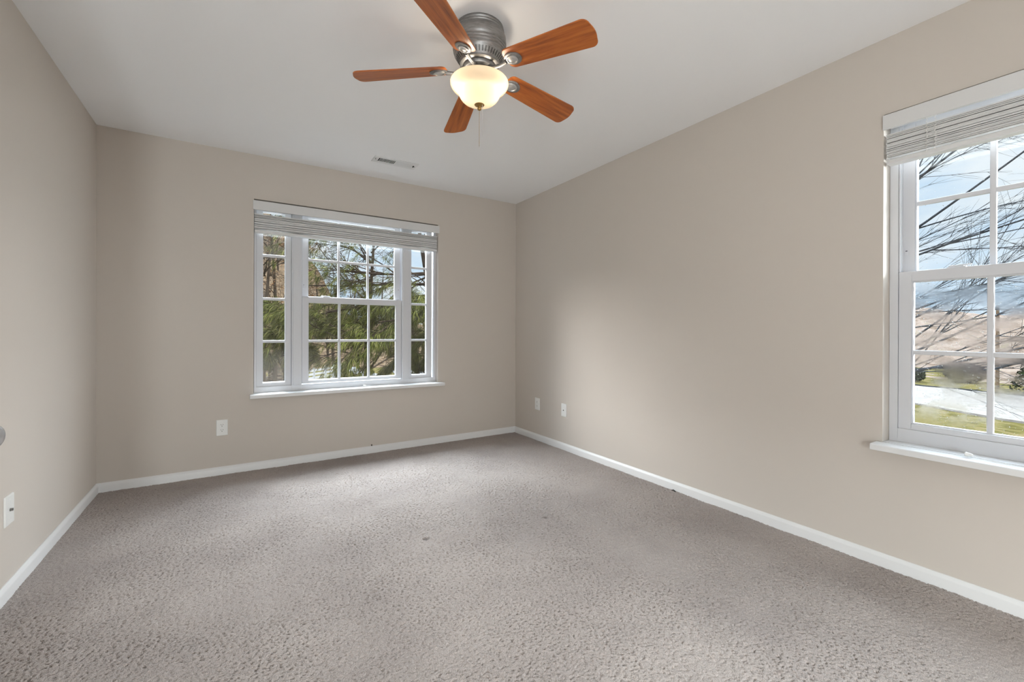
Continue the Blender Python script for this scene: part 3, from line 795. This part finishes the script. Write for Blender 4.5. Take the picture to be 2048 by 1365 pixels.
terrain('lawn', -40, 60, -40, 90, 60, 70, lambda x, y: GZ - 0.02 + nz(x, y, 0.25, 0.05), M_lawn, 'winter lawn of yellow green grass around the house', 'lawn')
def hill(x, y):
    side = 1 / (1 + math.exp((x - 5.0 - 0.15 * (y - 42) + nz(x, y, 0.2, 2.0)) / 2.6))
    t = max(0.0, y - 42)
    return GZ - 0.1 + t * (0.10 + 0.42 * side) + nz(x, y, 0.12, 1.1) * min(1, t / 6)
terrain('woods_hillside', -30, 60, 41.5, 95, 70, 50, hill, M_leaf_litter, 'brown leaf covered hillside rising behind the white fence', 'hillside')
def farhill(x, y):
    t = max(0.0, x - 45)
    return GZ - 0.1 + t * 0.105 + nz(x, y, 0.06, 3.2) * min(1, t / 14) + nz(x, y, 0.45, 0.9) * min(1, t / 8)
terrain('far_hillside', 44.5, 125, -40, 41, 60, 60, farhill, M_far, 'hazy brown hillside across the gravel road', 'hillside')
def ribbon(name, left, right, z, m, label, cat):
    b = MB(); n = len(left)
    vs = [(x, y, z) for x, y in left] + [(x, y, z) for x, y in right] + [(x, y, z - 0.15) for x, y in left] + [(x, y, z - 0.15) for x, y in right]
    fs = []
    for i in range(n - 1):
        fs += [(i, i + 1, n + i + 1, n + i), (i, 2 * n + i, 2 * n + i + 1, i + 1), (n + i, n + i + 1, 3 * n + i + 1, 3 * n + i)]
    b.add(vs, fs)
    return tag(b.build(name, m), label, cat, kind='structure')
ribbon('road', [(40, 34), (39.6, 20), (39.1, 10.3), (38.9, 6.7), (37.7, 5.0), (35.5, 0), (33, -10), (31, -24)],
       [(31, 34), (30.2, 20), (29.3, 7.8), (27.9, 5.5), (27.2, 4.4), (25.5, 0), (22.5, -10), (20, -24)], GZ + 0.06, M_road, 'pale gravel road crossing the lawn outside the double hung window', 'road')
ribbon('path', [(9.4, 46.5), (8.95, 44.2), (8.50, 40.0), (8.44, 36.1), (8.7, 33.3), (9.2, 31.5)],
       [(10.1, 46.2), (9.95, 44.0), (9.85, 40.5), (9.95, 36.2), (10.2, 33.6), (10.7, 32.0)], GZ + 0.05, M_walk, 'curved pale concrete path beyond the white fence', 'path')
ribbon('driveway', [(9.3, 27), (10.6, 33), (13.5, 46), (17, 60), (23, 80)], [(15.5, 26), (16.6, 33), (18.5, 46), (21.5, 60), (27, 80)], GZ + 0.04, M_walk, 'wide pale driveway seen between the pine branches', 'driveway')

# white four-rail fence
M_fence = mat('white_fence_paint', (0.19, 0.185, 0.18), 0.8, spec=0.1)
fp = [Vector((3.72, 31.25, GZ)), Vector((4.50, 32.20, GZ)), Vector((5.39, 33.17, GZ)), Vector((6.10, 34.10, GZ)), Vector((6.76, 35.0, GZ))]
fence = thing('white_fence', tuple(fp[0]), 'white wooden four rail fence at the far side of the lawn', 'fence')
def slab(b, p, q, w, z0, z1):
    d = (q - p); d.z = 0; d.normalize(); nrm = Vector((-d.y, d.x, 0)) * (w / 2)
    vs = [tuple(e + s * nrm + Vector((0, 0, z))) for e in (p, q) for s in (-1, 1) for z in (z0, z1)]
    b.add(vs, [(0, 1, 3, 2), (4, 6, 7, 5), (0, 4, 5, 1), (2, 3, 7, 6), (0, 2, 6, 4), (1, 5, 7, 3)])
for p in fp:
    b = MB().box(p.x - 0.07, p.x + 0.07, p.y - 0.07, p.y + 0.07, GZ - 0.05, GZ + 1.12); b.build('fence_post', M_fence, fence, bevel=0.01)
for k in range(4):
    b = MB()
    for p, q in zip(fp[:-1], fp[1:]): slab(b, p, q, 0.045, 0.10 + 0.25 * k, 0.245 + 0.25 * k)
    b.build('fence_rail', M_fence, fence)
# low stone wall with a pier
M_stone = mat('fieldstone', rough=1.0, spec=0)
v_ = N(M_stone, 'ShaderNodeTexVoronoi'); v_.inputs['Scale'].default_value = 3.4
t_ = N(M_stone, 'ShaderNodeTexCoord'); q_ = N(M_stone, 'ShaderNodeMapping'); q_.inputs['Scale'].default_value = (1, 1, 2.6)
L(M_stone, t_.outputs['Object'], q_.inputs['Vector']); L(M_stone, q_.outputs[0], v_.inputs['Vector'])
r_ = ramp(M_stone, [(0.1, (0.016, 0.011, 0.008)), (0.4, (0.045, 0.030, 0.020)), (0.7, (0.070, 0.053, 0.038)), (0.95, (0.032, 0.027, 0.023))])
se_ = N(M_stone, 'ShaderNodeSeparateColor'); L(M_stone, v_.outputs['Color'], se_.inputs[0]); L(M_stone, se_.outputs[0], r_.inputs['Fac']); L(M_stone, r_.outputs['Color'], BS(M_stone).inputs['Base Color'])
bump(M_stone, v_.outputs['Distance'], 0.8, 0.08)
sw_ = thing('stone_wall', (2.4, 34.3, GZ), 'low brown fieldstone wall with a taller pier on the lawn', 'stone wall')
b = MB(); slab(b, Vector((1.70, 33.95, GZ)), Vector((3.3, 34.7, GZ)), 0.5, -0.05, 0.50); b.build('stone_course', M_stone, sw_, bevel=0.03)
b = MB(); slab(b, Vector((1.98, 33.72, GZ)), Vector((2.62, 34.02, GZ)), 0.62, -0.05, 1.05); b.build('stone_pier', M_stone, sw_, bevel=0.03)
b = MB(); slab(b, Vector((1.93, 33.70, GZ)), Vector((2.67, 34.04, GZ)), 0.74, 1.05, 1.15); b.build('cap_stone', M_stone, sw_, bevel=0.02)

# ------------------------------------------------------------------ trees
def rv(R, s=1.0): return Vector((R.uniform(-1, 1), R.uniform(-1, 1), R.uniform(-1, 1))) * s
def limb(b, R, p, d, ln, r, lvl, maxl, grav=0.0, tips=None, seg=6, split=(3, 5), spread=0.7, shrink=(0.45, 0.7), wob=0.12, sides=5, start=0.25):
    pts = [Vector(p)]; d = d.normalized(); rad = [r]
    for k in range(seg):
        d = (d + rv(R, wob) + Vector((0, 0, grav))).normalized()
        pts.append(pts[-1] + d * (ln / seg)); rad.append(r * (1 - 0.72 * (k + 1) / seg))
    b.tube(pts, rad, sides if lvl < 2 else 3, cap=False)
    if tips is not None and lvl >= maxl - 1:
        tips.append((pts, d))
    if lvl < maxl:
        for _ in range(R.randint(*split)):
            f = R.uniform(start, 0.97); i = min(seg - 1, int(f * seg)); q = pts[i].lerp(pts[i + 1], f * seg - i)
            nd = (d + rv(R, spread)).normalized()
            limb(b, R, q, nd, ln * R.uniform(*shrink), max(rad[i] * 0.6, 0.0022), lvl + 1, maxl, grav, tips, max(3, seg - 1), split, spread, shrink, wob, sides, start)

def clumps(R, tips, per, ln, wid, droop, step=0.5, jit=0.6):
    """bundles of long thin needles at twig ends; two triangles each"""
    V = []; F = []
    for pts, d in tips:
        for i in range(1, len(pts)):
            if R.random() > step and i < len(pts) - 1: continue
            p = pts[i]; dd = (pts[i] - pts[i - 1]).normalized()
            for _ in range(per):
                n = (dd * 0.9 + rv(R, jit) + Vector((0, 0, -droop * R.uniform(0.3, 1.2)))).normalized()
                l_ = ln * R.uniform(0.65, 1.15)
                s = n.cross(Vector((R.uniform(-1, 1), R.uniform(-1, 1), R.uniform(-1, 1)))).normalized() * wid
                o = p + rv(R, 0.02)
                m = o + n * (l_ * 0.55); e = o + n * l_ + Vector((0, 0, -droop * l_ * 0.30))
                k = len(V)
                V += [tuple(o), tuple(m + s), tuple(e), tuple(m - s)]
                F.append((k, k + 1, k + 2, k + 3))
    return V, F
M_needle = mat('pine_needles', rough=0.8, spec=0.04)
g_ = N(M_needle, 'ShaderNodeNewGeometry')
r_ = ramp(M_needle, [(0.0, (0.005, 0.0065, 0.0012)), (0.42, (0.020, 0.0235, 0.0028)), (0.78, (0.052, 0.053, 0.0080)), (1.0, (0.118, 0.106, 0.034))])
L(M_needle, g_.outputs['Random Per Island'], r_.inputs['Fac']); L(M_needle, r_.outputs['Color'], BS(M_needle).inputs['Base Color'])
M_bark = noisy('pine_bark', 18, [(0.3, (0.008, 0.0055, 0.004)), (0.7, (0.026, 0.018, 0.013))], 1.0, (0.6, 0.03), spec=0)
M_grey_bark = noisy('grey_bark', 14, [(0.3, (0.010, 0.0115, 0.014)), (0.7, (0.024, 0.027, 0.032))], 1.0, spec=0)
M_wood_bark = noisy('brown_bark', 10, [(0.3, (0.011, 0.0075, 0.005)), (0.7, (0.032, 0.023, 0.016))], 1.0, spec=0)

# white pine whose boughs hang in front of the three-part window
R = random.Random(21)
pine = thing('pine_tree', (3.75, 7.3, GZ), 'long needled pine tree with drooping boughs close outside the three part window', 'tree')
b = MB(); b.tube([(3.75, 7.3, GZ - 0.1), (3.72, 7.3, 0), (3.66, 7.34, 2.5), (3.62, 7.36, 5.5)], [0.17, 0.14, 0.11, 0.06], 10); b.build('trunk', M_bark, pine, smooth=60)
b = MB(); b.tube([(3.35, 8.3, GZ - 0.1), (3.05, 8.4, 0.5), (2.86, 8.42, 2.6), (2.7, 8.5, 4.4)], [0.07, 0.055, 0.04, 0.02], 8); b.build('trunk', M_bark, pine, smooth=60)
b = MB(); b.tube([(4.1, 8.6, GZ - 0.1), (3.6, 8.6, 0.8), (3.25, 8.6, 2.8), (3.0, 8.7, 4.6)], [0.07, 0.055, 0.04, 0.02], 8); b.build('trunk', M_bark, pine, smooth=60)
tips = []
bough = [(2.62, (-1.0, -0.10, -0.03), 2.7, 0.050), (2.95, (-1.0, 0.20, 0.02), 2.5, 0.040), (2.15, (-0.95, -0.32, -0.05), 2.6, 0.034), (1.72, (-1.0, 0.02, -0.02), 2.8, 0.046), (1.45, (-0.85, -0.45, -0.06), 2.6, 0.032),
         (1.30, (-1.0, 0.16, -0.04), 3.2, 0.038), (1.08, (-0.95, -0.22, -0.02), 2.9, 0.034), (0.70, (-1.0, 0.10, -0.05), 1.5, 0.026), (0.35, (-0.8, -0.30, -0.10), 1.2, 0.022),
         (1.0, (-0.45, -0.85, -0.10), 1.8, 0.028), (1.6, (-0.3, -0.9, -0.05), 1.7, 0.026),
         (3.3, (-0.9, -0.2, 0.10), 2.6, 0.034), (2.0, (-0.9, 0.45, 0.02), 2.9, 0.034)]
tips_high = []; tips_lead = []
for z, d, ln, r in bough:
    bb = MB()
    limb(bb, R, Vector((3.70, 7.3, z)), Vector(d), ln, r, 0, 2, -0.012, tips_high if z > 1.9 else tips, 9, (8, 10), 0.62, (0.24, 0.42), 0.09, 6, 0.22)
    bb.build('bough', M_bark, pine, smooth=60, fix=False)
# the tip of a long low bough and a leaning young leader seen at the left side pane
for p, d, ln, r, st in (((0.95, 7.9, GZ), (-0.12, 0.0, 1.0), 3.45, 0.040, 0.86), ((0.60, 7.9, 0.62), (-0.8, -0.3, 0.10), 0.5, 0.012, 0.1), ((0.60, 7.9, 0.66), (0.7, -0.3, 0.15), 0.45, 0.012, 0.1)):
    bb = MB(); limb(bb, R, Vector(p), Vector(d), ln, r, 0, 2, -0.004, tips if st < 0.5 else tips_lead, 9, (9, 11), 0.75, (0.14, 0.24), 0.03, 6, st)
    bb.build('bough', M_bark, pine, smooth=60, fix=False)
V, F = clumps(R, tips, 22, 0.155, 0.0030, 0.75, 0.36, 0.55)
V2, F2 = clumps(R, tips_high, 16, 0.13, 0.0028, 0.6, 0.10, 0.6)
F += [tuple(i + len(V) for i in f) for f in F2]; V += V2
V2, F2 = clumps(R, [t for t in tips_lead if t[0][-1].z > 0.55], 26, 0.155, 0.0030, 0.75, 0.5, 0.55)
F += [tuple(i + len(V) for i in f) for f in F2]; V += V2
b = MB(); b.v = V; b.f = F
o = b.build('needles', M_needle, pine, fix=False); o['kind'] = 'stuff'

# bare tree close outside the double-hung window: its limbs sweep across from the left
R = random.Random(5)
bt = thing('bare_tree', (7.6, 4.3, GZ), 'bare grey tree with limbs sweeping across the double hung window', 'tree')
b = MB(); b.tube([(7.6, 4.3, GZ - 0.1), (7.55, 4.2, -1.0), (7.5, 4.05, 0.8), (7.45, 3.9, 2.4), (7.4, 3.8, 4.2)], [0.16, 0.135, 0.11, 0.085, 0.05], 10); b.build('trunk', M_grey_bark, bt, smooth=60)
lim = [(-0.45, (0.1, -1, 0.50), 4.6, 0.022), (-0.05, (-0.1, -1, 0.36), 4.6, 0.022), (0.25, (0.05, -1, 0.60), 4.4, 0.022), (0.10, (-0.3, -1, 0.30), 3.8, 0.018),
       (0.60, (0.1, -1, 0.45), 4.4, 0.020), (0.95, (-0.15, -1, 0.62), 4.4, 0.024), (1.30, (0.08, -1, 0.44), 4.2, 0.020), (1.65, (0.0, -1, 0.66), 4.0, 0.026), (1.95, (-0.2, -1, 0.50), 4.0, 0.022),
       (2.3, (0.1, -1, 0.7), 3.6, 0.022), (2.6, (-0.05, -1, 0.52), 3.4, 0.020), (3.0, (0, -1, 0.36), 3.4, 0.018), (1.1, (0.3, -1, 0.30), 3.6, 0.016), (-0.7, (0.2, -1, 0.75), 4.6, 0.020)]
for z, d, ln, r in lim:
    bb = MB(); limb(bb, R, Vector((7.5, 4.0, z)), Vector(d), ln, r, 0, 3, 0.004, None, 10, (5, 7), 0.50, (0.30, 0.52), 0.055, 6, 0.22)
    bb.build('limb', M_grey_bark, bt, smooth=60, fix=False)
# a heavier forked limb reaching in from the right
bt2 = thing('bare_tree', (10.6, -1.9, GZ), 'bare tree with one thick dark forked limb, right of the sweeping limbs', 'tree')
R = random.Random(9)
b = MB(); b.tube([(10.6, -1.9, GZ - 0.1), (10.6, -1.8, -0.8), (10.55, -1.65, 1.0), (10.6, -1.9, 3.0)], [0.14, 0.12, 0.09, 0.05], 9); b.build('trunk', M_grey_bark, bt2, smooth=60)
for p, d, ln, r in (((10.57, -1.7, 2.05), (0.0, 1, -0.32), 4.3, 0.055), ((10.58, -1.8, 2.0), (0.05, 0.9, 0.6), 3.6, 0.03)):
    bb = MB(); limb(bb, R, Vector(p), Vector(d), ln, r, 0, 2, 0.0, None, 8, (4, 6), 0.55, (0.30, 0.5), 0.07, 6, 0.25)
    bb.build('limb', M_grey_bark, bt2, smooth=60, fix=False)

# bare woods climbing the hillside: four kinds of tree, copied and turned
def woods(R, name_label, name='bare_woodland_tree', group='bare trees on the hillside', leaf=0.05):
    t = thing(name, (0, 0, 0), name_label, 'tree', group)
    b = MB(); h = R.uniform(7, 10)
    b.tube([(0, 0, -0.4), (R.uniform(-.2, .2), R.uniform(-.2, .2), h * 0.4), (R.uniform(-.5, .5), R.uniform(-.5, .5), h)], [0.13, 0.10, 0.03], 6)
    b.build('trunk', M_wood_bark, t, smooth=60)
    bb = MB(); tp = []
    for k in range(17):
        z = h * R.uniform(0.10, 0.95); a = R.uniform(0, 2 * PI)
        limb(bb, R, Vector((0, 0, z)), Vector((math.cos(a), math.sin(a), R.uniform(0.3, 0.9))), R.uniform(1.6, 3.2), 0.035, 0, 2, 0.0, tp, 5, (4, 6), 0.8, (0.4, 0.65), 0.14, 4, 0.2)
    bb.build('crown', M_wood_bark, t, fix=False)
    V = []; F = []
    for pts, d in tp:
        if R.random() < 0.5: continue
        for _ in range(3):
            p = pts[R.randint(1, len(pts) - 1)] + rv(R, 0.12); s = rv(R, leaf); u = rv(R, leaf); k = len(V)
            V += [tuple(p - s), tuple(p + u), tuple(p + s), tuple(p - u)]; F.append((k, k + 1, k + 2, k + 3))
    lb = MB(); lb.v = V; lb.f = F
    o = lb.build('dead_leaves', M_dead, t, fix=False); o['kind'] = 'stuff'
    return t
M_dead = mat('dead_orange_leaves', rough=1.0, spec=0)
g_ = N(M_dead, 'ShaderNodeNewGeometry')
r_ = ramp(M_dead, [(0.0, (0.030, 0.018, 0.010)), (0.6, (0.060, 0.032, 0.014)), (1.0, (0.10, 0.038, 0.010))])
L(M_dead, g_.outputs['Random Per Island'], r_.inputs['Fac']); L(M_dead, r_.outputs['Color'], BS(M_dead).inputs['Base Color'])
R = random.Random(31)
WL_ = 'bare brown woodland tree among others beyond the lawn and on the leafy hillside'
for x, y, lab in ((4.0, 15.5, 'bare twiggy tree just behind the pine boughs, nearer of the two'), (8.2, 21.0, 'bare twiggy tree farther behind the pine boughs against the sky')):
    t = woods(R, lab, 'bare_tree', None, 0.022); t.location = (x, y, GZ); t.rotation_euler = (0, 0, R.uniform(0, 6.28))
protos = [woods(R, WL_) for _ in range(4)]
near = [(1.0, 21.0), (1.95, 29.6), (7.0, 39.0), (-3.5, 33.0)]
spots = near + [(-4.5, 45), (2.0, 44.5), (8.0, 47.5), (-1.5, 52), (5.0, 54.5), (12.0, 54), (-8, 54), (1.0, 60.5), (9.0, 62), (15.5, 62), (-5, 62), (5.0, 69), (12.5, 69), (19.5, 69), (-1, 69), (23.5, 76), (16.5, 77), (9, 77)]
for k, (x, y) in enumerate(spots):
    p = protos[k % 4]
    if k < 4: t = p
    else:
        t = p.copy(); COL.objects.link(t)
        for c in list(p.children):
            d = c.copy(); COL.objects.link(d); d.parent = t
    t.location = (x, y, hill(x, y) if y > 41.5 else GZ); t.rotation_euler = (0, 0, R.uniform(0, 6.28)); s = R.uniform(0.8, 1.15); t.scale = (s, s, s)

# shrubs and an evergreen beyond the road
def bush(name, loc, w, h, col, n, label, cat, R, cone=False):
    t = thing(name, loc, label, cat)
    b = MB(); b.tube([(loc[0], loc[1], loc[2] - 0.2), (loc[0] + 0.05, loc[1], loc[2] + h * 0.8)], [0.10 if cone else 0.05, 0.02], 6); b.build('stem', M_wood_bark, t)
    V = []; F = []
    for _ in range(n):
        f = R.random() ** 0.7; a = R.uniform(0, 2 * PI); rr = math.sqrt(R.random())
        rad = w * ((1 - f) if cone else math.sqrt(max(0.02, 1 - (2 * f - 0.9) ** 2 * 0.8)))
        p = Vector((loc[0] + rad * rr * math.cos(a), loc[1] + rad * rr * math.sin(a), loc[2] + 0.1 + f * h))
        s = rv(R, 0.085); u = rv(R, 0.085); k = len(V)
        V += [tuple(p - s), tuple(p + u), tuple(p + s), tuple(p - u)]; F.append((k, k + 1, k + 2, k + 3))
    lb = MB(); lb.v = V; lb.f = F
    m = mat(name + '_leaf', col, 1.0, spec=0)
    g = N(m, 'ShaderNodeNewGeometry'); r = ramp(m, [(0.0, tuple(c * 0.5 for c in col)), (1.0, tuple(min(1, c * 1.5) for c in col))])
    L(m, g.outputs['Random Per Island'], r.inputs['Fac']); L(m, r.outputs['Color'], BS(m).inputs['Base Color'])
    o = lb.build('foliage', m, t, fix=False); o['kind'] = 'stuff'
    return t
R = random.Random(77)
bush('evergreen_tree', (39.5, 3.9, GZ), 2.2, 6.3, (0.0060, 0.0095, 0.0032), 20000, 'dark evergreen tree at the right beyond the gravel road', 'tree', R, True)
bush('grey_shrub', (45.0, 9.0, GZ), 1.15, 1.25, (0.024, 0.020, 0.021), 5000, 'bare purple grey shrub at the foot of the far hillside', 'shrub', R)
bush('green_shrub', (42.3, 11.1, GZ), 0.6, 0.9, (0.014, 0.019, 0.006), 3000, 'small green shrub beyond the road, left of the grey shrub', 'shrub', R)
b = MB(); b.tube([(36.2, 5.95, GZ - 0.1), (36.2, 5.95, GZ + 5.2)], [0.09, 0.07], 8)
tag(b.build('wooden_post', mat('weathered_post', (0.065, 0.040, 0.022), 1.0, spec=0), smooth=60), 'slim brown wooden post beside the gravel road', 'post')
